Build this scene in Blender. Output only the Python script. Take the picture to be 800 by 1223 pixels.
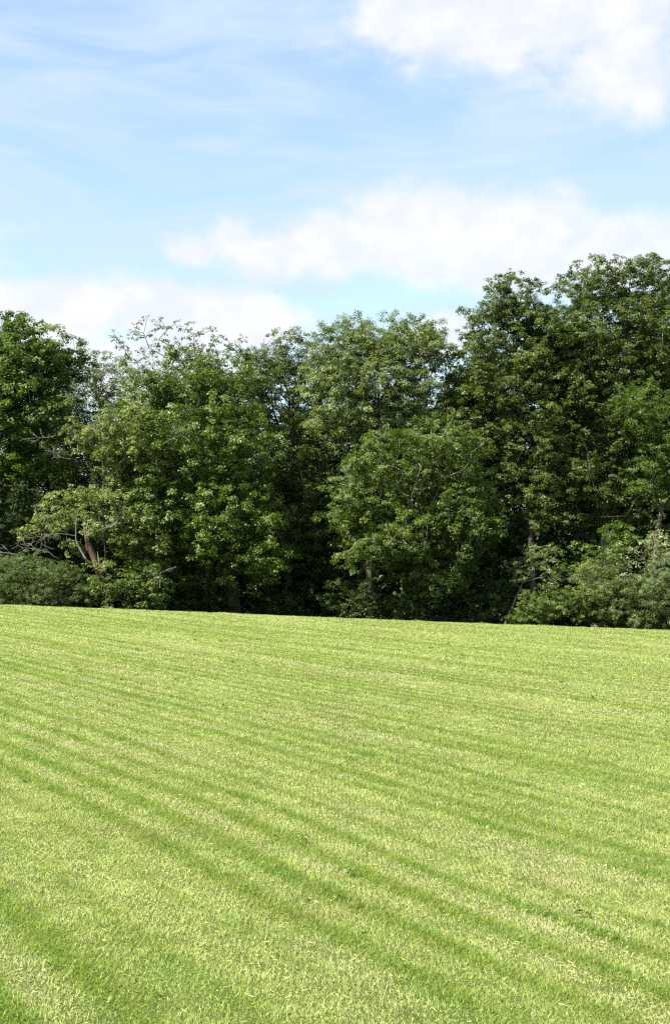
import bpy, math, random
import numpy as np

for o in list(bpy.data.objects):
    bpy.data.objects.remove(o)
R = math.radians
scene = bpy.context.scene

# ------------------------------------------------------------------ camera
EYE = 1.7
F = 1680.0            # focal length in photo pixels (photo is 800 x 1223)
HOR = 690.0           # photo row of the true horizon
cam_d = bpy.data.cameras.new("camera")
cam = bpy.data.objects.new("camera", cam_d)
scene.collection.objects.link(cam)
cam.location = (0, 0, EYE)
cam.rotation_euler = (R(90), 0, 0)
cam_d.sensor_fit = 'VERTICAL'
cam_d.sensor_height = 36
cam_d.lens = 36 * F / 1223
cam_d.shift_y = (HOR - 611.5) / 1223
cam_d.clip_start = 0.1
cam_d.clip_end = 3000
scene.camera = cam

# ------------------------------------------------------------------ sky, sun, exposure
SUN_EL, SUN_AZ = 51.0, -124.0      # azimuth clockwise from +Y (view direction); sun high on the left, a bit behind
sun_d = bpy.data.lights.new("sun", 'SUN')
sun_d.energy = 5.0
sun_d.angle = R(0.53)
sun_d.color = (1.0, 0.955, 0.88)
sun = bpy.data.objects.new("sun", sun_d)
scene.collection.objects.link(sun)
sun.rotation_euler = (R(90 - SUN_EL), 0, R(180 - SUN_AZ))

scene.view_settings.view_transform = 'Standard'
scene.view_settings.look = 'None'
scene.view_settings.gamma = 1
scene.view_settings.exposure = 1.28
scene.view_settings.use_curve_mapping = False

world = bpy.data.worlds.new("World")
scene.world = world
world.use_nodes = True
SKY_STRENGTH = 0.092


def build_world():
    nt = world.node_tree
    N, L = nt.nodes, nt.links
    N.clear()

    def math_(op, a, b=None, c=None):
        n = N.new('ShaderNodeMath'); n.operation = op
        for i, v in enumerate((a, b, c)):
            if v is None: continue
            if isinstance(v, (int, float)): n.inputs[i].default_value = v
            else: L.new(v, n.inputs[i])
        return n.outputs[0]

    out = N.new('ShaderNodeOutputWorld')
    bg = N.new('ShaderNodeBackground'); bg.inputs[1].default_value = SKY_STRENGTH
    sky = N.new('ShaderNodeTexSky')
    sky.sky_type = 'NISHITA'; sky.sun_disc = False
    sky.sun_elevation = R(SUN_EL); sky.sun_rotation = R(SUN_AZ)
    sky.altitude = 50; sky.air_density = 1.0; sky.dust_density = 0.6; sky.ozone_density = 1.6
    tc = N.new('ShaderNodeTexCoord')
    sep = N.new('ShaderNodeSeparateXYZ'); L.new(tc.outputs['Generated'], sep.inputs[0])
    az = math_('ARCTAN2', sep.outputs[0], sep.outputs[1])
    el = math_('ARCSINE', sep.outputs[2])
    # cloud space: degrees
    azd = math_('MULTIPLY', az, 180 / math.pi)
    eld = math_('MULTIPLY', el, 180 / math.pi)
    comb = N.new('ShaderNodeCombineXYZ'); L.new(azd, comb.inputs[0]); L.new(eld, comb.inputs[1])

    def noise(scale, detail, rough, sx=1.0, sy=1.0, off=(0, 0, 0), dist=0.0, rot=0.0):
        m = N.new('ShaderNodeMapping'); m.inputs['Scale'].default_value = (sx, sy, 1)
        m.inputs['Location'].default_value = off; m.inputs['Rotation'].default_value = (0, 0, rot)
        L.new(comb.outputs[0], m.inputs[0])
        n = N.new('ShaderNodeTexNoise'); n.inputs['Scale'].default_value = scale
        n.inputs['Detail'].default_value = detail; n.inputs['Roughness'].default_value = rough
        n.inputs['Distortion'].default_value = dist
        L.new(m.outputs[0], n.inputs['Vector'])
        return n.outputs['Fac']

    def smooth(x, lo, hi, a=0.0, b=1.0):
        m = N.new('ShaderNodeMapRange'); m.interpolation_type = 'SMOOTHSTEP'
        L.new(x, m.inputs[0])
        for i, v in enumerate((lo, hi, a, b)): m.inputs[i + 1].default_value = v
        return m.outputs[0]

    def ang(px, py):
        return (math.degrees(math.atan((px - 400) / F)),
                math.degrees(math.atan((HOR - py) / math.hypot(F, px - 400))))
    # cumulus banks: centre (photo px), half sizes, strength
    banks = [(640, 20, 190, 58, 1.0), (745, 60, 75, 65, .95), (770, 115, 30, 42, .75), (540, 15, 130, 48, 1.0),
             (290, 300, 80, 32, .8), (400, 295, 90, 42, .95), (500, 275, 90, 58, 1.0), (620, 285, 110, 55, 1.0),
             (740, 300, 90, 50, .9), (600, 312, 170, 34, .95), (240, 298, 45, 26, .85), (272, 292, 50, 32, .85), (850, 300, 120, 50, .8),
             (60, 375, 130, 42, 1.0), (200, 375, 100, 42, 1.0), (300, 385, 80, 32, .95), (100, 430, 260, 70, .8), (530, 402, 42, 26, 1.0),
             (-200, 300, 200, 60, .9), (-420, 120, 220, 70, .9), (1100, 150, 200, 60, .9), (1250, 380, 300, 60, .9)]
    total = None
    for (px, py, rx, ry, s) in banks:
        a, e = ang(px, py)
        k = math.degrees(1 / F)
        dx = math_('DIVIDE', math_('SUBTRACT', azd, a), rx * k)
        dy = math_('DIVIDE', math_('SUBTRACT', eld, e), ry * k)
        r2 = math_('ADD', math_('MULTIPLY', dx, dx), math_('MULTIPLY', dy, dy))
        g = math_('MULTIPLY', math_('EXPONENT', math_('MULTIPLY', r2, -0.75)), s)
        total = g if total is None else math_('MAXIMUM', total, g)
    n1 = noise(0.42, 7, 0.58, 0.75, 1.0, (3, 7, 0), 0.35)
    n2 = noise(1.6, 6, 0.6, 0.8, 1.0, (11, 2, 0), 0.3)
    dens = math_('ADD', total, math_('MULTIPLY', math_('SUBTRACT', n1, 0.5), 1.15))
    dens = math_('ADD', dens, math_('MULTIPLY', math_('SUBTRACT', n2, 0.5), 0.26))
    # elsewhere in the sky (beyond the picture) free noise makes the same kind of banks
    cum = smooth(dens, 0.26, 0.78)
    # thin streaked cirrus veil
    c1 = noise(0.11, 8, 0.6, 1.0, 4.0, (2, 1, 0), 0.9, R(6))
    c2 = noise(0.35, 5, 0.5, 0.6, 5.0, (5, 3, 0), 0.3, R(-5))
    veil = smooth(c1, 0.30, 0.72)
    veil = math_('MULTIPLY', veil, smooth(c2, 0.25, 0.8, 0.7, 1.0))
    veil = math_('ADD', math_('MULTIPLY', veil, 0.80), 0.20)
    # shades inside the cloud: body slightly lavender grey against sunlit white
    bodyn = noise(0.55, 5, 0.55, 0.8, 1.2, (8.3, 1.2, 0), 0.2)
    ccol = N.new('ShaderNodeMixRGB')
    ccol.inputs[1].default_value = (4.05, 4.2, 4.6, 1)
    ccol.inputs[2].default_value = (4.65, 4.6, 4.75, 1)
    L.new(smooth(bodyn, 0.35, 0.65), ccol.inputs[0])
    tint = N.new('ShaderNodeMixRGB'); tint.blend_type = 'MULTIPLY'; tint.inputs[0].default_value = 1
    L.new(sky.outputs[0], tint.inputs[1]); tint.inputs[2].default_value = SKY_TINT
    mv = N.new('ShaderNodeMixRGB'); L.new(veil, mv.inputs[0]); L.new(tint.outputs[0], mv.inputs[1])
    mv.inputs[2].default_value = (3.15, 3.85, 4.5, 1)
    mc = N.new('ShaderNodeMixRGB'); L.new(math_('MULTIPLY', cum, 0.90), mc.inputs[0])
    L.new(mv.outputs[0], mc.inputs[1]); L.new(ccol.outputs[0], mc.inputs[2])
    L.new(mc.outputs[0], bg.inputs[0])
    L.new(bg.outputs[0], out.inputs[0])


SKY_TINT = (1.24, 1.24, 1.18, 1)
build_world()

scene.cycles.max_bounces = 6
scene.cycles.diffuse_bounces = 4
scene.cycles.glossy_bounces = 2
scene.cycles.transmission_bounces = 4
scene.cycles.sample_clamp_indirect = 4
scene.cycles.use_denoising = False
scene.cycles.pixel_filter_type = 'BLACKMAN_HARRIS'
scene.cycles.filter_width = 1.3

col = scene.collection
rng = np.random.default_rng(20240611)

# ------------------------------------------------------------------ helpers


def tag(o, label=None, cat=None, group=None, kind=None):
    if label: o['label'] = label
    if cat: o['category'] = cat
    if group: o['group'] = group
    if kind: o['kind'] = kind
    return o


def empty(name, loc):
    o = bpy.data.objects.new(name, None)
    o.location = loc
    o.empty_display_size = 0.5
    col.objects.link(o)
    return o


def np_mesh(name, verts, loops, starts, totals, mat, parent=None, colors=None, smooth=False):
    """One mesh object out of numpy arrays; colours are per face."""
    me = bpy.data.meshes.new(name)
    me.vertices.add(len(verts))
    me.vertices.foreach_set('co', np.ascontiguousarray(verts, dtype=np.float32).ravel())
    me.loops.add(len(loops))
    me.loops.foreach_set('vertex_index', np.ascontiguousarray(loops, dtype=np.int32))
    me.polygons.add(len(starts))
    me.polygons.foreach_set('loop_start', np.ascontiguousarray(starts, dtype=np.int32))
    me.polygons.foreach_set('loop_total', np.ascontiguousarray(totals, dtype=np.int32))
    if smooth:
        me.polygons.foreach_set('use_smooth', np.ones(len(starts), dtype=bool))
    if colors is not None:
        c4 = np.ones((len(starts), 4), dtype=np.float32)
        c4[:, :3] = colors
        a = me.attributes.new('tint', 'FLOAT_COLOR', 'FACE')
        a.data.foreach_set('color', c4.ravel())
    me.update(calc_edges=True)
    me.materials.append(mat)
    o = bpy.data.objects.new(name, me)
    col.objects.link(o)
    if parent is not None:
        o.parent = parent
    return o


def vnoise(x, y, seed=0):
    """2-D value noise in 0..1."""
    xi = np.floor(x).astype(np.int64); yi = np.floor(y).astype(np.int64)
    fx = x - xi; fy = y - yi
    fx = fx * fx * (3 - 2 * fx); fy = fy * fy * (3 - 2 * fy)

    def h(a, b):
        n = (a * 374761393 + b * 668265263 + seed * 974711) & 0x7fffffff
        n = ((n ^ (n >> 13)) * 1274126177) & 0x7fffffff
        n = (n ^ (n >> 16)) & 0xffff
        return n / 65535.0
    return (h(xi, yi) * (1 - fx) + h(xi + 1, yi) * fx) * (1 - fy) + (h(xi, yi + 1) * (1 - fx) + h(xi + 1, yi + 1) * fx) * fy


def unit(v):
    return v / np.maximum(np.linalg.norm(v, axis=-1, keepdims=True), 1e-9)


# ------------------------------------------------------------------ terrain
CREST = 57.0


def ground_z(x, y):
    x = np.asarray(x, dtype=float); y = np.asarray(y, dtype=float)
    z = -0.04 * 40 * np.tanh(x / 40)
    d = np.clip(y - CREST, 0, 13)
    z = z - 0.0045 * d * d - 0.03 * np.clip(y - CREST - 13, 0, 30)
    z = z + 0.05 * (vnoise(x / 6, y / 8, 5) - .5) * np.clip(y / 10, 0, 1)
    d2 = np.hypot(x, y)
    return z + 0.0 * d2


def gz(x, y): return float(ground_z(x, y))


def at(px, py, D):
    """photo pixel at distance D along the view -> x, z"""
    return (px - 400) / F * D, EYE + (HOR - py) / F * D


# ------------------------------------------------------------------ materials


def new_mat(name):
    m = bpy.data.materials.new(name); m.use_nodes = True
    nt = m.node_tree; nt.nodes.clear()
    out = nt.nodes.new('ShaderNodeOutputMaterial')
    return m, nt, out


def leaf_mat(name, translucent=0.33, rough=0.48, spec=0.26, tr_tint=(1.25, 1.35, 0.55)):
    m, nt, out = new_mat(name)
    N, L = nt.nodes, nt.links
    a = N.new('ShaderNodeAttribute'); a.attribute_name = 'tint'
    p = N.new('ShaderNodeBsdfPrincipled')
    p.inputs['Roughness'].default_value = rough
    p.inputs['Specular IOR Level'].default_value = spec
    t = N.new('ShaderNodeBsdfTranslucent')
    mul = N.new('ShaderNodeMixRGB'); mul.blend_type = 'MULTIPLY'; mul.inputs[0].default_value = 1
    mul.inputs[2].default_value = (*tr_tint, 1)
    L.new(a.outputs['Color'], mul.inputs[1]); L.new(mul.outputs[0], t.inputs[0])
    L.new(a.outputs['Color'], p.inputs['Base Color'])
    mx = N.new('ShaderNodeMixShader'); mx.inputs[0].default_value = translucent
    L.new(p.outputs[0], mx.inputs[1]); L.new(t.outputs[0], mx.inputs[2])
    L.new(mx.outputs[0], out.inputs[0])
    return m


def bark_mat(name, c1, c2, scale=6.0):
    m, nt, out = new_mat(name)
    N, L = nt.nodes, nt.links
    tc = N.new('ShaderNodeTexCoord')
    mp = N.new('ShaderNodeMapping'); mp.inputs['Scale'].default_value = (1, 1, 0.25)
    L.new(tc.outputs['Object'], mp.inputs[0])
    n = N.new('ShaderNodeTexNoise'); n.inputs['Scale'].default_value = scale; n.inputs['Detail'].default_value = 6
    n.inputs['Roughness'].default_value = .7
    L.new(mp.outputs[0], n.inputs['Vector'])
    r = N.new('ShaderNodeValToRGB')
    r.color_ramp.elements[0].position = .35; r.color_ramp.elements[0].color = (*c1, 1)
    r.color_ramp.elements[1].position = .68; r.color_ramp.elements[1].color = (*c2, 1)
    L.new(n.outputs['Fac'], r.inputs[0])
    p = N.new('ShaderNodeBsdfPrincipled'); p.inputs['Roughness'].default_value = .9
    p.inputs['Specular IOR Level'].default_value = .2
    L.new(r.outputs[0], p.inputs['Base Color'])
    b = N.new('ShaderNodeBump'); b.inputs['Strength'].default_value = .7; b.inputs['Distance'].default_value = .03
    L.new(n.outputs['Fac'], b.inputs['Height']); L.new(b.outputs[0], p.inputs['Normal'])
    L.new(p.outputs[0], out.inputs[0])
    return m


M_LEAF = leaf_mat('leaf')
M_LEAF_GLOSSY = leaf_mat('waxy_leaf', .30, .42, .4)
M_BARK = bark_mat('bark', (.05, .042, .032), (.17, .15, .12))
M_BARK_PALE = bark_mat('pale_bark', (.14, .12, .10), (.42, .39, .34))
M_BARK_DEAD = bark_mat('dead_grey_wood', (.12, .11, .09), (.30, .28, .25), 9)
M_TORN = bark_mat('torn_red_wood', (.045, .028, .020), (.24, .135, .09), 5)

# ------------------------------------------------------------------ ground sheet


def build_ground():
    ys = np.concatenate([np.linspace(-400, -20, 20), np.linspace(-18, 4, 23), np.arange(4.2, 30, .3), np.arange(30, 90, .75),
                         np.linspace(92, 160, 20), np.linspace(180, 900, 20)])
    xs0 = np.concatenate([np.arange(0, 10, .35), np.arange(10, 40, 1.0), np.linspace(42, 120, 20), np.linspace(140, 900, 16)])
    xs = np.concatenate([-xs0[:0:-1], xs0])
    X, Y = np.meshgrid(xs, ys)
    Z = ground_z(X, Y)
    V = np.stack([X, Y, Z], -1).reshape(-1, 3)
    ny, nx = X.shape
    i = np.arange((ny - 1) * (nx - 1)); r, c = i // (nx - 1), i % (nx - 1)
    q = np.stack([r * nx + c, r * nx + c + 1, (r + 1) * nx + c + 1, (r + 1) * nx + c], -1)
    m, nt, out = new_mat('field_soil_and_turf')
    N, L = nt.nodes, nt.links
    tc = N.new('ShaderNodeTexCoord')

    def noise(scale, detail=4, mapping=None):
        n = N.new('ShaderNodeTexNoise'); n.inputs['Scale'].default_value = scale; n.inputs['Detail'].default_value = detail
        if mapping: L.new(mapping.outputs[0], n.inputs['Vector'])
        else: L.new(tc.outputs['Object'], n.inputs['Vector'])
        return n
    n1 = noise(90, 8); n2 = noise(170, 5)
    mp = N.new('ShaderNodeMapping'); mp.inputs['Rotation'].default_value = (0, 0, -R(29)); mp.inputs['Scale'].default_value = (1.8, .12, 1)
    L.new(tc.outputs['Object'], mp.inputs[0])
    n3 = noise(1.0, 4, mp)
    r = N.new('ShaderNodeValToRGB')
    e = r.color_ramp.elements
    e[0].position = .3; e[0].color = (.050, .070, .012, 1)
    e[1].position = .7; e[1].color = (.13, .16, .04, 1)
    mixn = N.new('ShaderNodeMath'); mixn.operation = 'ADD'
    mm = N.new('ShaderNodeMath'); mm.operation = 'MULTIPLY'; mm.inputs[1].default_value = .5
    L.new(n2.outputs['Fac'], mixn.inputs[0]); L.new(n3.outputs['Fac'], mixn.inputs[1]); L.new(mixn.outputs[0], mm.inputs[0])
    L.new(mm.outputs[0], r.inputs[0])
    p = N.new('ShaderNodeBsdfPrincipled'); p.inputs['Roughness'].default_value = 1; p.inputs['Specular IOR Level'].default_value = .1
    L.new(r.outputs[0], p.inputs['Base Color'])
    b = N.new('ShaderNodeBump'); b.inputs['Strength'].default_value = .8; b.inputs['Distance'].default_value = .03
    L.new(n1.outputs['Fac'], b.inputs['Height']); L.new(b.outputs[0], p.inputs['Normal'])
    L.new(p.outputs[0], out.inputs[0])
    o = np_mesh('ground', V, q.ravel(), np.arange(len(q)) * 4, np.full(len(q), 4), m, smooth=True)
    tag(o, 'gently domed mown grass field running up to the trees', kind='structure')


build_ground()

# ------------------------------------------------------------------ mown grass
SA = R(29)     # the mowing rows run 29 degrees to the left of the view


def row_fields(x, y):
    d = -math.sin(SA) * x + math.cos(SA) * y
    n = math.cos(SA) * x + math.sin(SA) * y
    n = n + .5 * (vnoise(d / 11, n / 9, 3) - .5) + .12 * (vnoise(d / 2.3, n / 1.5, 4) - .5)
    fine = vnoise(n / .24, d / 6.5, 11)
    mid = vnoise(n / .75 + 7.3, d / 9, 12)
    broad = vnoise(n / 2.3 + 3.1, d / 30, 13)
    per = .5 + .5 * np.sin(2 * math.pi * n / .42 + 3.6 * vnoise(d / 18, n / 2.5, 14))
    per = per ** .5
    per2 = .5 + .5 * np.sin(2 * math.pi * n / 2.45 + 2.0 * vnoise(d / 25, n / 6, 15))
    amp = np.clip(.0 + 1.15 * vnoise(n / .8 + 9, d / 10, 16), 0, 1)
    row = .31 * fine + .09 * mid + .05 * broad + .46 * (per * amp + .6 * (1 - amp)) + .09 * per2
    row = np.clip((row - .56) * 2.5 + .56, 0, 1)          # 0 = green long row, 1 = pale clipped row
    patch = .5 * vnoise(x / 1.1, y / 1.1, 21) + .3 * vnoise(x / .35, y / .35, 22) + .2 * vnoise(x / 3.5, y / 5, 23)
    tuft = vnoise(x / .09, y / .09, 31)
    streak = vnoise(n / .11, d / .32, 32) * .6 + vnoise(n / .2 + 4, d / .9, 33) * .4
    row = np.clip(row + .36 * (streak - .5), 0, 1)
    return row, patch, tuft, d, n


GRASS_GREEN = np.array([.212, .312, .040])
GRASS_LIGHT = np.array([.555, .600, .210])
GRASS_STRAW = np.array([.60, .58, .31])
GRASS_DRY = np.array([.40, .33, .17])


def blades(x, y, height, width, lean, lean_dir, face_dir, bright):
    """arrays of two-segment blades: 5 vertices, one quad and one triangle"""
    n = len(x)
    z = ground_z(x, y) - .004
    base = np.stack([x, y, z], -1)
    s = np.stack([np.cos(face_dir), np.sin(face_dir), np.zeros(n)], -1) * (width / 2)[:, None]
    l = np.stack([np.cos(lean_dir), np.sin(lean_dir), np.zeros(n)], -1)
    up = np.array([0, 0, 1.0])
    h = height[:, None]
    m_ = base + l * (lean * height * .35)[:, None] + up * h * .55
    cz = np.sqrt(np.clip(1 - (lean * .8) ** 2, .05, 1))
    t_ = base + l * (lean * height)[:, None] + up * h * cz[:, None]
    V = np.stack([base - s, base + s, m_ + s * .8, m_ - s * .8, t_], 1).reshape(-1, 3)
    k = np.arange(n) * 5
    loops = np.stack([k, k + 1, k + 2, k + 3, k + 3, k + 2, k + 4], -1).ravel()
    starts = np.stack([np.arange(n) * 7, np.arange(n) * 7 + 4], -1).ravel()
    totals = np.tile([4, 3], n)
    return V, loops, starts, totals, np.repeat(bright, 2, axis=0)


def sample_field(rate, y0, y1, power, ref, extra=3.0):
    """points with density rate*(ref/y)^power inside a wedge wider than the view"""
    out = []
    edges = np.geomspace(y0, y1, 60)
    for a, b in zip(edges[:-1], edges[1:]):
        w = .27 * b + extra
        dens = rate * min(1.0, (ref / ((a + b) / 2)) ** power)
        n = int(dens * (b - a) * 2 * w)
        out.append(np.stack([rng.uniform(-w, w, n), rng.uniform(a, b, n)], -1))
    return np.concatenate(out)


def build_grass():
    P = sample_field(15000, 3.2, 63, 1.6, 6.6)
    x, y = P[:, 0], P[:, 1]
    n = len(x)
    g = .028                                          # blades gather in small tufts
    gx = (np.floor(x / g) + .5 + .9 * (vnoise(np.floor(x / g) * 7.1, np.floor(y / g) * 3.3, 51) - .5)) * g
    gy = (np.floor(y / g) + .5 + .9 * (vnoise(np.floor(x / g) * 5.3, np.floor(y / g) * 9.7, 52) - .5)) * g
    pull = rng.uniform(0, .75, n)
    x = x + (gx - x) * pull; y = y + (gy - y) * pull
    tone = vnoise(np.floor(P[:, 0] / g) * 3.7, np.floor(P[:, 1] / g) * 4.9, 53) - .5
    clump = vnoise(x / .16, y / .16, 54)
    # small bare divots where the mower scalped the sward: fewer blades stand there
    hole = vnoise(x / .055, y / .055, 55) * .6 + vnoise(x / .3, y / .3, 56) * .4
    keep = rng.random(n) > np.clip((hole - .66) * 5.0, 0, .8)
    x, y, tone, clump = x[keep], y[keep], tone[keep], clump[keep]
    n = len(x)
    row, patch, tuft, d, nn = row_fields(x, y)
    lod = np.clip(y / 9, 1, 6)
    h = (.014 + .022 * (1 - row) * rng.uniform(.4, 1, n) + .010 * tuft + .026 * clump ** 2) * rng.uniform(.45, 1.1, n) * np.clip(y / 14 + .45, .75, 1)
    h *= 1 + .25 * (lod > 3)
    h *= 1 + 1.8 * np.clip((y - 57.5) / 3, 0, 1) * vnoise(x / .7, y, 91) ** 2      # uncut rim of the field
    w = .0029 * rng.uniform(.6, 1.5, n) * lod ** .95
    lean = np.clip(rng.normal(.85, .32, n), 0, 1.2)
    along = math.pi / 2 + SA
    lean_dir = np.where(rng.random(n) < .45, along + rng.normal(0, .9, n) + np.where(row > .5, 0, math.pi), rng.uniform(0, 2 * math.pi, n))
    face = rng.uniform(0, math.pi, n)
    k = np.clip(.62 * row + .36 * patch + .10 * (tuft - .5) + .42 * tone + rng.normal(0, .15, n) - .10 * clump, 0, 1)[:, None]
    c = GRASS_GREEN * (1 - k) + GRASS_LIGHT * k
    mat_ = np.clip(vnoise(nn / .28, d / .8, 61) * .6 + vnoise(nn / .9, d / 2.5, 62) * .4 - .56, 0, 1) * 2.6
    lush = (np.clip(vnoise(nn / .22, d / .9, 63) * .5 + vnoise(x / .12, y / .12, 64) * .5 - .54, 0, 1) * 4 * np.clip(1.3 - row, 0, 1))[:, None]
    c = c * (1 - np.minimum(lush, 1) * np.array([.30, .10, .20]))
    straw = rng.random(n) < (.05 + .14 * row * np.clip(patch * 1.6, 0, 1) + mat_ * row)
    c = np.where(straw[:, None], GRASS_STRAW * rng.uniform(.7, 1.1, (n, 1)), c)
    dry = (rng.random(n) < .035 + .30 * np.clip(vnoise(x / 1.3, y / .9, 44) - .66, 0, 1) * 3)
    c = np.where(dry[:, None], GRASS_DRY * rng.uniform(.7, 1.1, (n, 1)), c)
    c *= rng.uniform(.70, 1.15, (n, 1))
    m = leaf_mat('grass_blade', .42, .7, .12, (1.15, 1.2, .6))
    V, lo, st, to, cc = blades(x, y, h, w, lean, lean_dir, face, c)
    o = np_mesh('grass', V, lo, st, to, m, colors=cc)
    tag(o, 'short mown grass in pale and green rows across the field', 'grass', kind='stuff')

    # thatch: stubs a centimetre tall between the blades, near the camera where gaps can be seen into
    P = sample_field(16000, 3.2, 16, 1.6, 6.0, 2.0)
    x, y = P[:, 0], P[:, 1]
    n = len(x)
    row, patch, tuft, d, nn = row_fields(x, y)
    kk = np.clip(.5 * row + .3 * patch + rng.normal(0, .2, n), 0, 1)[:, None]
    c = (GRASS_GREEN * 1.15 * (1 - kk) + GRASS_LIGHT * .9 * kk) * rng.uniform(.6, 1.1, (n, 1))
    sel = rng.random(n) < .05
    c[sel] = GRASS_DRY * rng.uniform(.5, 1.0, (sel.sum(), 1))
    V, lo, st, to, cc = blades(x, y, rng.uniform(.007, .016, n), .0034 * rng.uniform(.6, 1.4, n), rng.uniform(.3, 1.2, n), rng.uniform(0, 6.28, n), rng.uniform(0, 3.14, n), c)
    o = np_mesh('grass_thatch', V, lo, st, to, m, colors=cc)
    tag(o, 'short stubs and thatch between the grass blades', 'grass', kind='stuff')

    # three small fallen leaves
    for (px, py, L, colr, lab) in [(347, 1150, .030, (.50, .47, .38), 'small whitish dry leaf lying in the grass near the bottom, left of centre'),
                                   (443, 1160, .022, (.55, .54, .46), 'tiny pale dry leaf lying in the grass just right of the whitish one'),
                                   (592, 1187, .024, (.62, .50, .05), 'small yellow leaf lying in the grass near the lower right corner')]:
        yy = EYE * F / (py - HOR)
        xx = (px - 400) / F * yy
        for _ in range(4):
            yy = (EYE - gz(xx, yy) - .035) * F / (py - HOR); xx = (px - 400) / F * yy
        a = rng.uniform(0, 6.28)
        t = np.array([math.cos(a), math.sin(a), .15]) * L; s_ = np.array([-math.sin(a), math.cos(a), .35]) * L * .38
        u = np.array([0, 0, 1.0]) * L
        Vt = np.array([[0, 0, 0], t * .3 - s_ * .8 + u * .12, t * .65 - s_ * .8 + u * .14, t + u * .05, t * .65 + s_ * .8 + u * .14, t * .3 + s_ * .8 + u * .12, t * .5])
        fl = np.array([0, 1, 6, 1, 2, 6, 2, 3, 6, 3, 4, 6, 4, 5, 6, 5, 0, 6])
        lf = np_mesh('fallen_leaf', Vt - t * .5, fl, np.arange(6) * 3, np.full(6, 3), m, colors=np.tile(np.array(colr), (6, 1)))
        lf.location = (xx, yy, gz(xx, yy) + .034)
        tag(lf, lab, 'leaf', 'small fallen leaves on the lawn')

    # clippings: straw-pale cut blades lying flat in loose windrows
    P = sample_field(900, 3.2, 60, 1.3, 7.5)
    x, y = P[:, 0], P[:, 1]
    row, patch, tuft, d, nn = row_fields(x, y)
    keep = rng.random(len(x)) < np.clip((row - .35) * 1.5 * (patch + .25), 0.04, 1)
    x, y, row = x[keep], y[keep], row[keep]
    n = len(x)
    lod = np.clip(y / 9, 1, 6)
    L_ = rng.uniform(.010, .030, n) * lod ** .5
    w = .0021 * rng.uniform(.7, 1.4, n) * lod ** .95
    a = np.where(rng.random(n) < .4, math.pi / 2 + SA + rng.normal(0, .5, n), rng.uniform(0, 2 * math.pi, n))
    z = ground_z(x, y) + rng.uniform(.018, .04, n)
    c0 = np.stack([x, y, z], -1)
    t = np.stack([np.cos(a), np.sin(a), rng.normal(0, .25, n)], -1) * (L_ / 2)[:, None]
    s = np.stack([-np.sin(a), np.cos(a), rng.normal(0, .5, n)], -1) * (w / 2)[:, None]
    V = np.stack([c0 - t - s, c0 + t - s * .5, c0 + t + s * .5, c0 - t + s], 1).reshape(-1, 3)
    q = np.arange(n * 4)
    kk = rng.uniform(0, 1, (n, 1))
    c = (GRASS_STRAW * kk + GRASS_LIGHT * (1 - kk)) * rng.uniform(.85, 1.15, (n, 1))
    o = np_mesh('grass_clippings', V, q, np.arange(n) * 4, np.full(n, 4), m, colors=c)
    tag(o, 'dry pale clippings scattered over the mown rows', 'clippings', kind='stuff')

    # darker broad-leaved weeds (clover, plantain) in the sward
    P = sample_field(4.0, 4, 40, 1.1, 8)
    P = P[vnoise(P[:, 0] / 1.4, P[:, 1] / 1.8, 81) > .55]
    x0, y0 = P[:, 0], P[:, 1]
    row, patch, tuft, d, nn = row_fields(x0, y0)
    keep = rng.random(len(x0)) < np.clip(1.1 - row, 0.1, 1)
    x0, y0 = x0[keep], y0[keep]
    kcount = rng.integers(6, 22, len(x0))
    idx = np.repeat(np.arange(len(x0)), kcount)
    n = len(idx)
    sz = np.repeat(rng.uniform(.015, .05, len(x0)), kcount)
    x = x0[idx] + rng.normal(0, 1, n) * sz; y = y0[idx] + rng.normal(0, 1, n) * sz
    lod = np.clip(y / 9, 1, 4) ** .5
    z = ground_z(x, y) + rng.uniform(.012, .045, n)
    c0 = np.stack([x, y, z], -1)
    a = rng.uniform(0, 2 * math.pi, n)
    L_ = rng.uniform(.012, .026, n) * lod
    t = np.stack([np.cos(a), np.sin(a), rng.normal(0.2, .35, n)], -1) * L_[:, None]
    s = np.stack([-np.sin(a), np.cos(a), rng.normal(0, .4, n)], -1) * (L_ * .38)[:, None]
    V = np.stack([c0, c0 + t * .5 - s, c0 + t, c0 + t * .5 + s], 1).reshape(-1, 3)
    c = np.array([.085, .155, .022]) * rng.uniform(.6, 1.5, (n, 1)) * np.array([1, 1, 1])
    o = np_mesh('ground_weeds', V, np.arange(n * 4), np.arange(n) * 4, np.full(n, 4), m, colors=c)
    tag(o, 'small dark clover and plantain leaves low in the grass', 'weeds', kind='stuff')


build_grass()

# ------------------------------------------------------------------ trees


def tubes(A, B, ra, rb, sides):
    """frusta from points A to B"""
    n = len(A)
    ax = unit(B - A)
    ref = np.where(np.abs(ax[:, 2:3]) > .9, np.array([[1.0, 0, 0]]), np.array([[0, 0, 1.0]]))
    u = unit(np.cross(ax, ref)); v = np.cross(ax, u)
    th = np.arange(sides) * 2 * math.pi / sides
    ring = u[:, None, :] * np.cos(th)[None, :, None] + v[:, None, :] * np.sin(th)[None, :, None]
    lo = A[:, None, :] + ring * ra[:, None, None]
    hi = (B + ax * np.minimum(rb, .05)[:, None])[:, None, :] + ring * rb[:, None, None]
    V = np.concatenate([lo, hi], 1).reshape(-1, 3)
    k = np.arange(n)[:, None] * (2 * sides)
    j = np.arange(sides)[None, :]; j2 = (j + 1) % sides
    q = np.stack([k + j, k + j2, k + sides + j2, k + sides + j], -1).reshape(-1, 4)
    return V, q


def merge(parts):
    Vs, Qs, off = [], [], 0
    for V, q in parts:
        Vs.append(V); Qs.append(q + off); off += len(V)
    return np.concatenate(Vs), np.concatenate(Qs)


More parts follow.
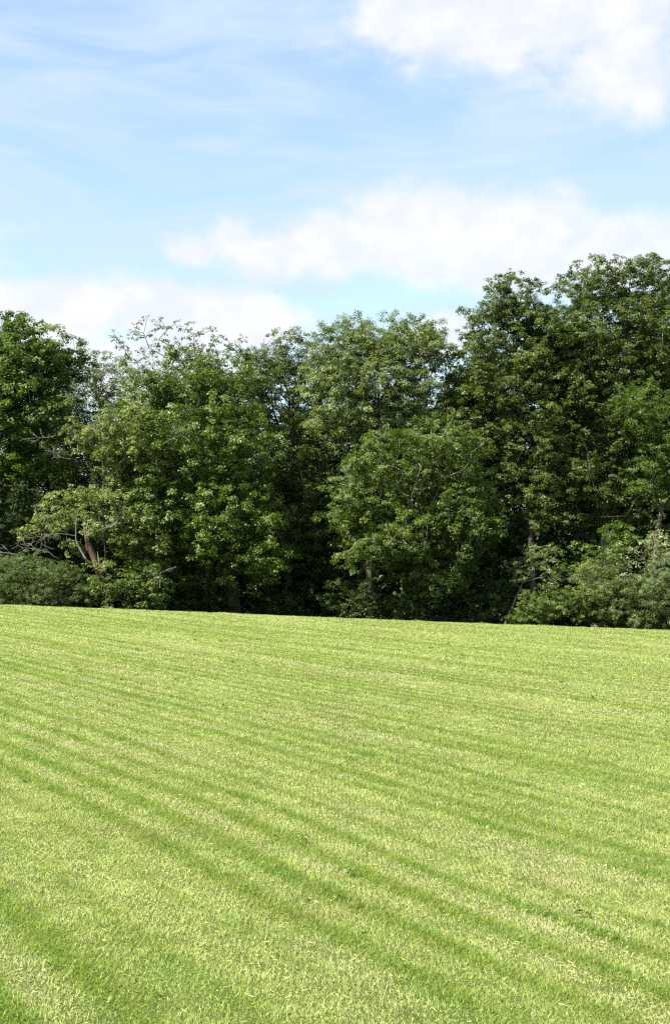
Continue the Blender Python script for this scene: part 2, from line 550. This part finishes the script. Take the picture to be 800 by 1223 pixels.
def quad_obj(name, V, q, mat, parent, colors=None, smooth=False):
    return np_mesh(name, V, q.ravel(), np.arange(len(q)) * 4, np.full(len(q), 4), mat, parent, colors, smooth)


def continuous_tube(points, radii, sides=12, rough=.08, r=None):
    r = r or rng
    pts = np.array(points, float); n = len(pts)
    tang = unit(np.gradient(pts, axis=0))
    u = unit(np.cross(tang, np.array([0.0, 1, 0.02]))); v = np.cross(tang, u)
    th = np.arange(sides) * 2 * math.pi / sides
    ph = r.uniform(0, 6.28, 3)
    bumps = 1 + rough * (np.sin(th * 2 + ph[0]) + .7 * np.sin(th * 3 + ph[1]) + .5 * np.sin(th * 5 + ph[2]))
    rr = np.array(radii)[:, None] * bumps[None, :] * (1 + r.normal(0, rough * .3, (n, sides)))
    V = pts[:, None, :] + u[:, None, :] * (np.cos(th)[None] * rr)[..., None] + v[:, None, :] * (np.sin(th)[None] * rr)[..., None]
    V = V.reshape(-1, 3)
    i = np.arange(n - 1)[:, None] * sides; j = np.arange(sides)[None]; j2 = (j + 1) % sides
    q = np.stack([i + j, i + j2, i + sides + j2, i + sides + j], -1).reshape(-1, 4)
    return V, q


def leaves_mesh(centres, radii, per, leaf, flat, col_dark, col_light, col_hi, r, narrow=.6, droop=.25, spray=7, tightness=.34,
                clump_tone=None, upness=.9):
    """leaf quads in sprays round every clump centre"""
    nc = len(centres)
    k = np.maximum(4, (per * (radii / radii.mean()) ** 2).astype(int))
    ns = np.full(nc, spray)
    # sprays
    ci = np.repeat(np.arange(nc), ns)
    m = len(ci)
    dirs = unit(r.normal(0, 1, (m, 3)) + np.array([0, -.15, .25]))
    rad = r.uniform(.35, 1.0, m) ** .6
    sc = dirs * (radii[ci] * rad)[:, None]
    sc[:, 2] *= flat
    sc[:, 2] -= droop * (np.hypot(sc[:, 0], sc[:, 1]) ** 2) / radii[ci]
    sp_c = centres[ci] + sc
    sp_out = unit(sc + 1e-6)
    sp_tone = r.normal(0, .12, m)
    # leaves
    per_spray = np.maximum(3, (k[ci] / spray * r.uniform(.6, 1.4, m)).astype(int))
    li = np.repeat(np.arange(m), per_spray)
    n = len(li)
    R_ = radii[ci][li] * tightness
    off = unit(r.normal(0, 1, (n, 3))) * (R_ * r.random(n) ** .45)[:, None]
    off[:, 2] *= .62
    P = sp_c[li] + off + sp_out[li] * (R_ * .2)[:, None]
    spn = r.normal(0, .28, (m, 3))
    nor = unit(np.array([0, -.12, upness]) + sp_out[li] * .5 + spn[li] + unit(off) * .25 + r.normal(0, .33, (n, 3)))
    t = r.normal(0, 1, (n, 3)) + sp_out[li] * .8 + np.array([0, 0, -.25])
    t = unit(t - nor * np.sum(t * nor, -1, keepdims=True))
    b = np.cross(nor, t)
    L_ = leaf * r.uniform(.65, 1.3, n)
    W_ = L_ * narrow * r.uniform(.8, 1.2, n)
    tip = P + t * L_[:, None] - nor * (L_ * .18)[:, None]
    mid = P + t * (L_ * .45)[:, None]
    fold = nor * (W_ * .12)[:, None]
    V = np.stack([P, mid - b * (W_ / 2)[:, None] + fold, tip, mid + b * (W_ / 2)[:, None] + fold], 1).reshape(-1, 3)
    tone = .5 + sp_tone[li] + r.normal(0, .2, n)
    if clump_tone is not None: tone = tone + clump_tone[ci][li]
    tone = np.clip(tone, 0, 1)[:, None]
    c = np.array(col_dark) * (1 - tone) + np.array(col_light) * tone
    hi = r.random(n) < .05
    c[hi] = np.array(col_hi)
    c = c * r.uniform(.85, 1.15, (n, 1)) * np.array([1.14, 1.10, .92])
    q = np.arange(n * 4).reshape(-1, 4)
    return V, q, c


def skeleton(base, trunk_pts, clumps, r, step=.8):
    """link every clump to the growing set of branch nodes; returns nodes, parents, load"""
    nodes = [np.array(p, float) for p in trunk_pts]
    parent = [-1] + list(range(len(trunk_pts) - 1))
    arr = np.zeros((len(trunk_pts) + len(clumps) * 8, 3)); arr[:len(nodes)] = nodes
    cnt = len(nodes)
    tp = np.array(trunk_pts)
    d = np.array([np.min(np.linalg.norm(tp - c, axis=1)) for c in clumps])
    leafnode = []
    plist = parent
    for i in np.argsort(d + r.normal(0, .3, len(d))):
        c = clumps[i]
        A = arr[:cnt]
        dv = c - A
        dist = np.linalg.norm(dv, axis=1)
        pen = np.clip(A[:, 2] - c[2] + .25 * dist, 0, None) * 1.3     # parents sit lower than what they carry
        j = int(np.argmin(dist + pen))
        p0 = A[j].copy(); L = dist[j]
        nseg = max(1, min(6, int(L / step)))
        sag = np.array([0, 0, -.10 * L]) + r.normal(0, .07 * L, 3)
        prev = j
        for s in range(1, nseg + 1):
            t = s / nseg
            q = p0 + (c - p0) * t + sag * 4 * t * (1 - t) * .6
            if cnt >= len(arr): arr = np.concatenate([arr, np.zeros((2000, 3))])
            arr[cnt] = q; plist.append(prev); prev = cnt; cnt += 1
        leafnode.append(prev)
    load = np.zeros(cnt)
    for l in leafnode: load[l] += 1
    for k in range(cnt - 1, 0, -1):
        load[plist[k]] += load[k]
    return arr[:cnt], np.array(plist), load


def crown_clumps(lobes, D, dens, r, cr, zmin, inner=.3, shell=.42):
    """lobes in photo pixels (px, py, rpx, rpy, depth offset m, depth radius m)"""
    C, Rr, T = [], [], []
    s = 1 / F
    for lb in lobes:
        px, py, rx, ry, dy, ryd = lb[:6]
        dd = D + dy
        cx, cz = at(px, py, dd)
        a, b, c = rx * s * dd, ryd, ry * s * dd
        p = 1.6
        area = 4 * math.pi * (((a * b) ** p + (a * c) ** p + (b * c) ** p) / 3) ** (1 / p)
        n = max(4, int(area * dens * (1 + inner)))
        dr = unit(r.normal(0, 1, (n, 3)))
        rad = 1 - shell * r.random(n) ** 1.3
        ninner = int(n * inner / (1 + inner))
        rad[:ninner] = r.random(ninner) ** .5 * .75
        # knobbly outline
        rad *= 1 + .13 * np.sin(dr[:, 0] * 5 + px) * np.sin(dr[:, 2] * 6 + py) + r.normal(0, .04, n)
        pts = np.array([cx, dd, cz]) + dr * rad[:, None] * np.array([a, b, c])
        C.append(pts); Rr.append(cr * r.uniform(.6, 1.35, n)); T.append(r.normal(0, .16, n))
    C = np.concatenate(C); Rr = np.concatenate(Rr); T = np.concatenate(T)
    k = C[:, 2] > ground_z(C[:, 0], C[:, 1]) + zmin
    return C[k], Rr[k], T[k]


LEAF_COUNT = 0


def tree(name, label, cat, D, base_px, lobes, dark, light, hi, seed, trunk_r=.22, dens=.62, cr=.75, per=150, leaf=.15, flat=.6,
         narrow=.6, droop=.25, zmin=.6, mat=None, bark=None, inner=.3, shell=.42, lean_px=0, group=None, sprigs=(), spray=7,
         tightness=.34, top_frac=.8, upness=.9, base_dy=0.0, twig_r=.0085):
    global LEAF_COUNT
    r = np.random.default_rng(seed)
    mat = mat or M_LEAF; bark = bark or M_BARK
    bx = (base_px - 400) / F * (D + base_dy); by = D + base_dy
    bz = gz(bx, by)
    root = empty(name, (bx, by, bz)); tag(root, label, cat, group)
    C, Rr, T = crown_clumps(lobes, D, dens, r, cr, zmin, inner, shell)
    for (px, py, dy, rad) in sprigs:            # single sprays that stand out of the outline
        x, z = at(px, py, D + dy)
        C = np.concatenate([C, [[x, D + dy, z]]]); Rr = np.append(Rr, rad * 1.3); T = np.append(T, r.normal(0, .15))
    top = C[:, 2].max(); cx = C[:, 0].mean(); cy = C[:, 1].mean()
    H = (top - bz) * top_frac
    n = 14
    t = np.linspace(0, 1, n)
    wig = np.cumsum(r.normal(0, .10, (n, 2)), 0) * .5
    tp = np.stack([bx + (cx + lean_px / F * D - bx) * t ** 1.4 + wig[:, 0] * t, by + (cy - by) * t ** 1.4 * .6 + wig[:, 1] * t, bz - .2 + H * t], -1)
    nodes, par, load = skeleton(None, list(tp), C, r)
    loc = np.array([bx, by, bz])
    tot = load.max()
    rad = twig_r * np.sqrt(load + .4)
    rad *= 1.0
    # trunk: own continuous mesh
    tr = np.maximum(trunk_r * (1 - t * .85), .03); tr[0] *= 1.5; tr[1] *= 1.12
    V, q = continuous_tube(tp - loc, tr, 10, .05, r)
    trunk = quad_obj('trunk', V, q, bark, root, smooth=True)
    idx = np.arange(n, len(nodes))
    A, B = nodes[par[idx]], nodes[idx]
    lim = trunk_r * .55
    ra = np.minimum(np.maximum(rad[idx] * 1.25, .010), lim); rb = np.minimum(np.maximum(rad[idx], .007), lim)
    V, q = tubes(A - loc, B - loc, ra, rb, 5)
    quad_obj('branchwork', V, q, bark, root, smooth=True)
    V, q, c = leaves_mesh(C - loc, Rr, per * 1.8, leaf * .75, flat, dark, light, hi, r, narrow, droop, spray, tightness, T, upness)
    LEAF_COUNT += len(q)
    quad_obj('crown', V, q, mat, root, colors=c)
    return root


def bare_branch(parent, start, direction, length, radius, r, name='dead_branch', mat=None, depth=3):
    """one grey leafless branch with forked twigs, one mesh"""
    loc = np.array(parent.location)
    segs = []

    def grow(p, d, L, rad, lev):
        n = 5
        for i in range(n):
            d = unit(d + r.normal(0, .16, 3) + np.array([0, 0, .02]))
            q = p + d * L / n
            segs.append((p, q, rad, rad * .84)); p = q; rad *= .84
            if lev > 0 and i >= 1:
                for _ in range(1 if r.random() < .7 else 2):
                    grow(p, unit(d + r.normal(0, .55, 3)), L * r.uniform(.35, .6), rad * .6, lev - 1)
    grow(np.array(start, float), unit(np.array(direction, float)), length, radius, depth)
    A = np.array([s[0] for s in segs]); B = np.array([s[1] for s in segs])
    ra = np.array([s[2] for s in segs]); rb = np.array([s[3] for s in segs])
    V, q = tubes(A - loc, B - loc, np.maximum(ra, .006), np.maximum(rb, .005), 4)
    return quad_obj(name, V, q, mat or M_BARK_DEAD, parent, smooth=True)


def p3(px, py, D):
    x, z = at(px, py, D); return np.array([x, D, z])


GT = 'tall trees along the far edge of the field'
GB = 'dark trees filling the wood behind'
# palettes (real leaf colours)
OAK = ((.044, .078, .012), (.122, .182, .026), (.20, .26, .07))
WIL = ((.085, .115, .030), (.200, .250, .080), (.28, .33, .13))
ASH = ((.062, .095, .030), (.175, .225, .078), (.25, .30, .15))
ALD = ((.040, .064, .013), (.100, .140, .030), (.17, .21, .08))
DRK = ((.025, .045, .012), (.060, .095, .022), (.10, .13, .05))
SIL = ((.065, .095, .036), (.165, .215, .095), (.32, .36, .24))
FMA = ((.044, .074, .014), (.115, .165, .034), (.18, .23, .08))
YEL = ((.055, .088, .012), (.150, .205, .032), (.21, .27, .07))
MID = ((.042, .078, .014), (.110, .170, .028), (.17, .23, .07))

# --- left edge maple
tree('maple_tree', 'rounded mid-green maple at the left edge with its top against white cloud', 'tree', 71, -20,
     [(15, 425, 62, 42, 0, 3.6), (62, 425, 34, 24, -.5, 2.2), (-50, 440, 60, 60, 0, 4), (35, 475, 60, 40, 0, 3.2), (10, 530, 62, 50, .3, 3.6), (-60, 560, 70, 90, 0, 4)],
     *MID, seed=1, leaf=.17, narrow=.8, cr=.8, group=GT, sprigs=[(18, 382, 0, .45), (50, 392, 0, .4), (88, 405, -.5, .4), (93, 425, -.5, .4), (30, 385, 0, .5)])
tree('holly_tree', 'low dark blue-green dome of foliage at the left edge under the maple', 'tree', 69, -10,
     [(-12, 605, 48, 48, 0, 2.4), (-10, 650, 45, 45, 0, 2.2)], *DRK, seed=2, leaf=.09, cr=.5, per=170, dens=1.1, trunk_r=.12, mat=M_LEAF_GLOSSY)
# --- lacy tree behind the gap
tree('young_elm_tree', 'thin lacy tree with sky showing through between the left maple and the oak', 'tree', 77, 105,
     [(105, 470, 34, 42, 0, 2.4), (138, 468, 36, 38, 0, 2.6), (95, 545, 55, 70, 0, 3), (70, 480, 22, 40, .5, 2)],
     *ALD, seed=3, leaf=.14, cr=.6, per=95, dens=.85, group=GT, inner=.15, trunk_r=.12, sprigs=[(120, 425, 0, .35), (105, 433, 0, .3), (80, 450, 0, .35)])
# --- oak
tree('oak_tree', 'broad yellow-green oak left of centre with sparse leafy twigs at its top', 'tree', 71, 280,
     [(215, 448, 60, 32, 0, 3.2), (265, 452, 46, 30, 0, 2.8), (178, 480, 40, 34, -.2, 2.4), (232, 510, 82, 56, -.6, 4.2),
      (285, 535, 52, 52, -.6, 3.6), (180, 560, 62, 52, -.9, 3.6), (240, 610, 88, 56, -1.6, 4.0), (300, 620, 50, 46, -1.2, 3.2), (175, 640, 46, 48, -1.6, 2.8),
      (235, 672, 52, 36, -1.2, 2.6), (318, 668, 36, 32, -1.6, 2.2)],
     *OAK, seed=4, leaf=.145, narrow=.62, cr=.68, per=135, dens=.66, group=GT, trunk_r=.42, mat=M_LEAF_GLOSSY, base_dy=1.5,
     sprigs=[(185, 388, 0, .30), (172, 398, 0, .32), (158, 402, 0, .26), (140, 405, .3, .28), (200, 394, 0, .30), (222, 392, 0, .3), (245, 398, 0, .34), (262, 402, 0, .3),
             (280, 412, 0, .35), (150, 418, 0, .3), (136, 398, 0, .2), (300, 420, 0, .34), (165, 385, 0, .2), (210, 386, 0, .2), (232, 402, 0, .32), (190, 405, 0, .35), (130, 425, 0, .3), (215, 405, 0, .3), (178, 415, 0, .36), (232, 415, .2, .36), (205, 415, -.3, .36), (252, 412, 0, .36), (268, 418, 0, .36),
             (290, 424, 0, .34), (164, 425, 0, .36), (150, 432, 0, .34), (143, 412, 0, .24), (176, 380, 0, .17), (192, 382, 0, .18), (228, 384, 0, .18), (255, 392, 0, .2), (288, 404, 0, .24), (162, 395, 0, .22)])
# --- dark tree between
tree('hornbeam_tree', 'darker tree squeezed between the oak and the pale ash', 'tree', 75, 345,
     [(345, 428, 36, 30, 0, 2.6), (310, 450, 30, 34, .4, 2.4), (375, 445, 26, 34, .4, 2.4), (330, 475, 50, 46, 0, 3.2), (352, 540, 46, 60, 0, 3.4), (345, 620, 50, 60, 0, 3.4), (385, 650, 40, 60, 0, 3)],
     *ALD, seed=5, leaf=.14, cr=.66, per=125, dens=.62, group=GT, trunk_r=.26, sprigs=[(327, 402, 0, .35), (345, 398, 0, .35), (318, 412, 0, .3), (366, 405, 0, .35)])
# --- ash with pale rounded clumps
tree('ash_tree', 'pale blue-green ash in the middle with rounded feathery clumps and sky gaps', 'tree', 73, 440,
     [(405, 412, 34, 26, 0, 2.6), (450, 408, 40, 26, 0, 2.8), (492, 402, 36, 25, 0, 2.6), (508, 428, 24, 22, .4, 2), (400, 455, 42, 32, -.2, 2.8), (455, 455, 52, 34, -.3, 3.2),
      (500, 465, 32, 36, .2, 2.6), (415, 505, 44, 34, -.3, 3), (470, 505, 52, 36, 0, 3)],
     *ASH, seed=6, leaf=.17, narrow=.45, cr=.72, per=150, dens=.66, group=GT, trunk_r=.28, flat=.7, droop=.4, shell=.3,
     sprigs=[(380, 395, 0, .42), (398, 388, 0, .42), (412, 382, 0, .45), (432, 384, 0, .42), (480, 380, 0, .5), (500, 382, 0, .45), (518, 404, 0, .4)])
# --- nearer field maple in front of the ash
tree('field_maple_tree', 'yellowish-green full tree right of centre, standing forward of the pale ash', 'tree', 68.5, 500,
     [(470, 560, 62, 44, 0, 3.2), (525, 535, 52, 42, .2, 3.2), (425, 600, 42, 40, -.1, 2.6), (495, 620, 72, 46, -.7, 3.6), (555, 590, 40, 56, 0, 3), (450, 650, 52, 34, -.4, 2.6),
      (570, 640, 34, 26, -.8, 2.2), (520, 680, 50, 34, .3, 2.6)],
     *FMA, seed=7, leaf=.145, narrow=.65, cr=.64, per=140, dens=.7, group=GT, trunk_r=.22, base_dy=2.0, bark=M_BARK_PALE)
# --- tall right trees
tree('alder_tree', 'tall narrow-topped alder whose ragged leader stands out left of the highest crown', 'tree', 73, 636,
     [(603, 352, 20, 26, 0, 1.8), (625, 372, 34, 32, 0, 2.4), (580, 395, 34, 34, 0, 2.4), (645, 400, 36, 46, 0, 2.8), (600, 450, 54, 46, -.3, 3.4), (655, 480, 44, 52, -.3, 3.2), (564, 490, 42, 56, -.2, 3), (558, 472, 24, 30, .3, 2.2), (668, 425, 34, 52, .2, 2.6),
      (620, 540, 60, 44, -.6, 3.4), (640, 600, 48, 38, -.9, 3)],
     *ALD, seed=8, leaf=.13, narrow=.78, cr=.62, per=140, dens=.74, group=GT, trunk_r=.18, bark=M_BARK,
     sprigs=[(604, 325, 0, .3), (595, 333, 0, .32), (615, 332, 0, .3), (583, 350, 0, .3), (570, 370, 0, .3), (562, 388, 0, .3), (556, 402, 0, .3), (548, 420, 0, .3), (636, 338, 0, .4), (650, 345, 0, .4), (590, 342, 0, .3)])
tree('lime_tree', 'highest and broadest crown at upper right, dense and olive green', 'tree', 73.5, 712,
     [(712, 348, 44, 32, 0, 3), (765, 340, 50, 30, 0, 3.2), (830, 350, 60, 40, 0, 3.6), (700, 400, 48, 46, -.4, 3.2), (760, 405, 60, 48, -.5, 3.6), (710, 470, 50, 44, -.6, 3.2),
      (700, 540, 56, 42, -.9, 3.2), (830, 440, 60, 60, 0, 4), (690, 590, 48, 34, -1.2, 2.8), (755, 590, 46, 36, -.8, 2.8)],
     *ALD, seed=9, leaf=.13, narrow=.8, cr=.64, per=140, dens=.72, group=GT, trunk_r=.30, bark=M_BARK_PALE,
     sprigs=[(690, 318, 0, .42), (715, 314, 0, .4), (740, 310, 0, .38), (672, 330, 0, .35), (780, 310, 0, .45), (795, 318, 0, .4), (762, 312, 0, .4)])
tree('sycamore_tree', 'darker leafy tree with a bright green top, right edge below the highest crown', 'tree', 70.5, 775,
     [(752, 478, 30, 26, -.4, 2.0), (778, 500, 40, 40, 0, 2.6), (820, 520, 50, 70, 0, 3), (780, 560, 36, 46, 0, 2.6)],
     *MID, seed=10, leaf=.12, narrow=.6, cr=.55, per=150, dens=.8, group=GT, trunk_r=.2)
# --- broken leaning willow
wil = tree('broken_willow_tree', 'pale yellow-green willow with long low branches above a torn reddish trunk', 'tree', 68, 128,
           [(150, 495, 34, 22, -.2, 1.8), (118, 520, 38, 24, 0, 2), (160, 550, 46, 34, 0, 2.2), (95, 598, 46, 24, -.3, 2.2), (150, 610, 48, 34, -.2, 2.4), (70, 625, 30, 13, -.6, 1.6),
            (45, 632, 20, 7, -.6, 1.0), (180, 650, 30, 40, .2, 2), (132, 640, 24, 14, -1.4, .8), (106, 622, 18, 9, -2.2, .5), (124, 672, 7, 9, -2.3, .35), (84, 650, 16, 10, -1.2, .7)],
           *WIL, seed=11, leaf=.14, narrow=.6, cr=.44, per=75, dens=.95, group=GT, trunk_r=.05, lean_px=-10, flat=.5,
           sprigs=[(28, 642, -.6, .25), (22, 634, -.6, .25), (40, 618, -.6, .3), (60, 605, -.4, .3), (88, 500, 0, .3), (78, 515, 0, .25)])


def broken_trunk():
    r = np.random.default_rng(77)
    loc = np.array(wil.location)
    D = 66.2
    base = p3(132, 735, D); base[2] = gz(base[0], D) - .2
    # leaning torn stem: bark behind, reddish split wood facing the field
    pts = np.array([base, p3(122, 695, D), p3(116, 675, D), p3(109, 658, D), p3(104, 645, D), p3(101, 630, D), p3(99, 618, D)])
    V, q = continuous_tube(pts - loc, [.22, .17, .19, .15, .10, .05, .02], 14, .12, r)
    quad_obj('torn_trunk', V, q, M_TORN, wil, smooth=False)['label'] = 'leaning reddish torn trunk'
    for k in range(4):                # splinters / bark flaps standing off the tear
        a = pts[1 + k % 4] + np.array([r.uniform(-.18, .22), -.16, 0])
        b = a + np.array([r.uniform(-.25, .05), -.06, r.uniform(.5, 1.0)])
        V, q = continuous_tube(np.array([a, (a + b) / 2 + r.normal(0, .03, 3), b]) - loc, [.045, .03, .008], 6, .2, r)
        o = quad_obj('bark_flap', V, q, M_BARK_PALE if k % 2 else M_TORN, wil)
    # pale forked limb
    pts = np.array([p3(103, 668, D - .1), p3(96, 656, D - .1), p3(91, 645, D - .1), p3(91, 630, D - .1), p3(92, 618, D)])
    V, q = continuous_tube(pts - loc, [.055, .045, .04, .03, .015], 8, .08, r)
    quad_obj('pale_limb', V, q, M_BARK_DEAD, wil, smooth=True)['label'] = 'bare whitish limb'
    for (s, d, L, rad) in [((103, 640), (1, -.2, .5), 1.5, .020), ((90, 640), (-1, -.3, .1), 1.7, .016), 
                           ((66, 520), (-1, -.3, -.5), .9, .010), ((85, 548), (-1, -.3, -.1), 1.1, .011), ((188, 700), (.3, -1, .6), 1.4, .018), ((30, 665), (-1, 0, .25), 1.8, .02),
                           ((195, 530), (.5, -.6, .3), 1.2, .016), ((60, 660), (-1, -.2, .2), 1.2, .014)]:
        bare_branch(wil, p3(s[0], s[1], D - .5), d, L, rad, r, depth=2)


broken_trunk()

# --- understorey and hedge shrubs
GS = 'shrubs at the foot of the trees'
tree('hazel_bush', 'bright leafy hazel bush on dark ground beside the torn trunk', 'bush', 65.5, 160,
     [(130, 700, 36, 24, 0, 1.5), (175, 692, 26, 30, .4, 1.4), (160, 712, 40, 16, .2, 1.2)],
     *FMA, seed=21, leaf=.14, narrow=.8, cr=.4, per=60, dens=1.3, zmin=.1, trunk_r=.05, group=GS, top_frac=.6)
tree('willow_bush', 'wide dull grey-green bush at the left edge of the field', 'bush', 65.5, 40,
     [(38, 692, 50, 34, 0, 2.0), (85, 698, 24, 28, 0, 1.6), (-10, 690, 40, 34, 0, 2), (20, 712, 60, 18, -.3, 1.6)],
     (.045, .075, .022), (.13, .18, .055), (.20, .25, .10), seed=22, leaf=.085, narrow=.42, cr=.36, per=140, dens=2.6, zmin=.1, trunk_r=.05, group=GS, top_frac=.6, upness=.5)
tree('elder_bush', 'low green bush just left of the tall silvery bushes, right of the dark gap', 'bush', 63.5, 650,
     [(650, 722, 34, 18, 0, 1.5), (690, 718, 30, 24, .2, 1.5), (636, 735, 26, 12, 0, 1.0)],
     *FMA, seed=23, leaf=.11, narrow=.5, cr=.36, per=110, dens=2.4, zmin=.05, trunk_r=.05, group=GS, top_frac=.6,
     sprigs=[(628, 708, 0, .25), (662, 700, 0, .22), (645, 700, 0, .2)])
tree('sallow_bush', 'feathery olive bush in front of the silvery ones at lower right', 'bush', 64, 725,
     [(722, 712, 34, 36, 0, 1.9), (745, 725, 30, 30, -.3, 1.5), (712, 690, 22, 26, .3, 1.4)],
     (.06, .088, .022), (.145, .19, .055), (.2, .25, .1), seed=24, leaf=.11, narrow=.38, cr=.38, per=140, dens=2.4, zmin=.05, trunk_r=.05, group=GS, top_frac=.6, upness=.5)
tree('silver_willow_bush', 'silvery grey-leaved bush at the lower right edge of the field', 'bush', 64, 790,
     [(782, 712, 36, 42, 0, 2.0), (820, 700, 40, 50, 0, 2), (765, 735, 26, 22, -.4, 1.3)],
     *SIL, seed=25, leaf=.095, narrow=.45, cr=.36, per=150, dens=2.8, zmin=.05, trunk_r=.05, group=GS, top_frac=.6, upness=.4)
tree('whitebeam_shrub', 'whitish-leaved tall shrub rising behind the silvery bush near the right edge', 'bush', 66.5, 775,
     [(775, 655, 20, 24, 0, 1.2), (748, 672, 18, 20, 0, 1.1), (805, 650, 14, 16, 0, 1.0)],
     (.12, .15, .07), (.27, .31, .18), (.45, .47, .38), seed=26, leaf=.12, narrow=.6, cr=.36, per=50, dens=1.2, zmin=.3, trunk_r=.05, group=GS)
tree('maple_sapling', 'light green sapling with layered sprays in the shade beside the pale trunk', 'sapling', 67.5, 715,
     [(722, 655, 32, 20, 0, 1.5), (705, 680, 26, 16, 0, 1.3), (740, 640, 22, 14, 0, 1.2)],
     *MID, seed=27, leaf=.14, narrow=.8, cr=.45, per=60, dens=.9, zmin=.5, trunk_r=.06, group=GS)
tree('cherry_sapling', 'small pale sapling reaching out over the field edge right of centre', 'sapling', 67.5, 600,
     [(648, 665, 26, 18, 0, 1.4), (668, 690, 22, 14, 0, 1.1), (620, 680, 22, 20, .3, 1.3)],
     *ASH, seed=28, leaf=.13, narrow=.55, cr=.42, per=60, dens=.9, zmin=.4, trunk_r=.06, group=GS)
# dark low thicket along the foot of the wood
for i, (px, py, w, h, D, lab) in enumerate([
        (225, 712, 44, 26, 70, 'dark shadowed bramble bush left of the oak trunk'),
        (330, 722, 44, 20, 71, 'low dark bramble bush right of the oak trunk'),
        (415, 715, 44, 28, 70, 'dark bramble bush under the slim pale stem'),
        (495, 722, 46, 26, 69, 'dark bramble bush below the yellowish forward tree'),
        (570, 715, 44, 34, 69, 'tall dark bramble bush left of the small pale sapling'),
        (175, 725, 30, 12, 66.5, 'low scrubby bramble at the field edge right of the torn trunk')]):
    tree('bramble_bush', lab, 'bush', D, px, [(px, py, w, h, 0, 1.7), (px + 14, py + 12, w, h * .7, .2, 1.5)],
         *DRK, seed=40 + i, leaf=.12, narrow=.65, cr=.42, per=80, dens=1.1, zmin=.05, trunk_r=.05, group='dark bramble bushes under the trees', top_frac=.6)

# --- second row, deeper in the wood
back = [(-60, 470, 90, 120, 84, 'back-row tree far left behind the maple'),
        (60, 560, 80, 100, 83, 'back-row tree filling the low gap between maple and oak'),
        (170, 545, 80, 110, 84, 'back-row tree hidden behind the left side of the oak'),
        (280, 520, 80, 110, 85, 'back-row tree hidden behind the right side of the oak'),
        (385, 540, 80, 110, 84, 'back-row tree behind the dark hornbeam'),
        (490, 545, 80, 110, 85, 'back-row tree behind the pale ash'),
        (590, 500, 80, 140, 84, 'back-row tree behind the ragged alder'),
        (690, 470, 80, 140, 85, 'back-row tree behind the highest crown'),
        (790, 460, 80, 150, 84, 'back-row tree behind the right edge crowns'),
        (890, 430, 90, 150, 82, 'back-row tree beyond the right edge')]
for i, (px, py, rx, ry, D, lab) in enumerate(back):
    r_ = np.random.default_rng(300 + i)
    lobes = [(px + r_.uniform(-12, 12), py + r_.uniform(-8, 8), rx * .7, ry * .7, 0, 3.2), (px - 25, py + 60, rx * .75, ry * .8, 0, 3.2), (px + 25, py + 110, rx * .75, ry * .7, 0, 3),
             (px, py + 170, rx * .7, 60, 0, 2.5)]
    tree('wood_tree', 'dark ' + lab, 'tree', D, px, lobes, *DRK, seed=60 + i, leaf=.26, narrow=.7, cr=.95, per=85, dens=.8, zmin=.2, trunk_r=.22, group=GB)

def undergrowth():
    r = np.random.default_rng(900)
    n = 3400
    y = r.uniform(74, 90, n); x = r.uniform(-27, 27, n) * (y / 72) ** .8
    z = ground_z(x, y) + r.random(n) ** 1.2 * (5.0 + 4.0 * vnoise(x / 4, y / 9, 71))
    C = np.stack([x, y, z], -1)
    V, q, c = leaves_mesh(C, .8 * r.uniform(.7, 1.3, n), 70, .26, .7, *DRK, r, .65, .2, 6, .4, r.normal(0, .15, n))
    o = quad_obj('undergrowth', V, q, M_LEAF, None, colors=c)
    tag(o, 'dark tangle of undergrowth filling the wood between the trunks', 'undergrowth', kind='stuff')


undergrowth()
print('leaves', LEAF_COUNT)
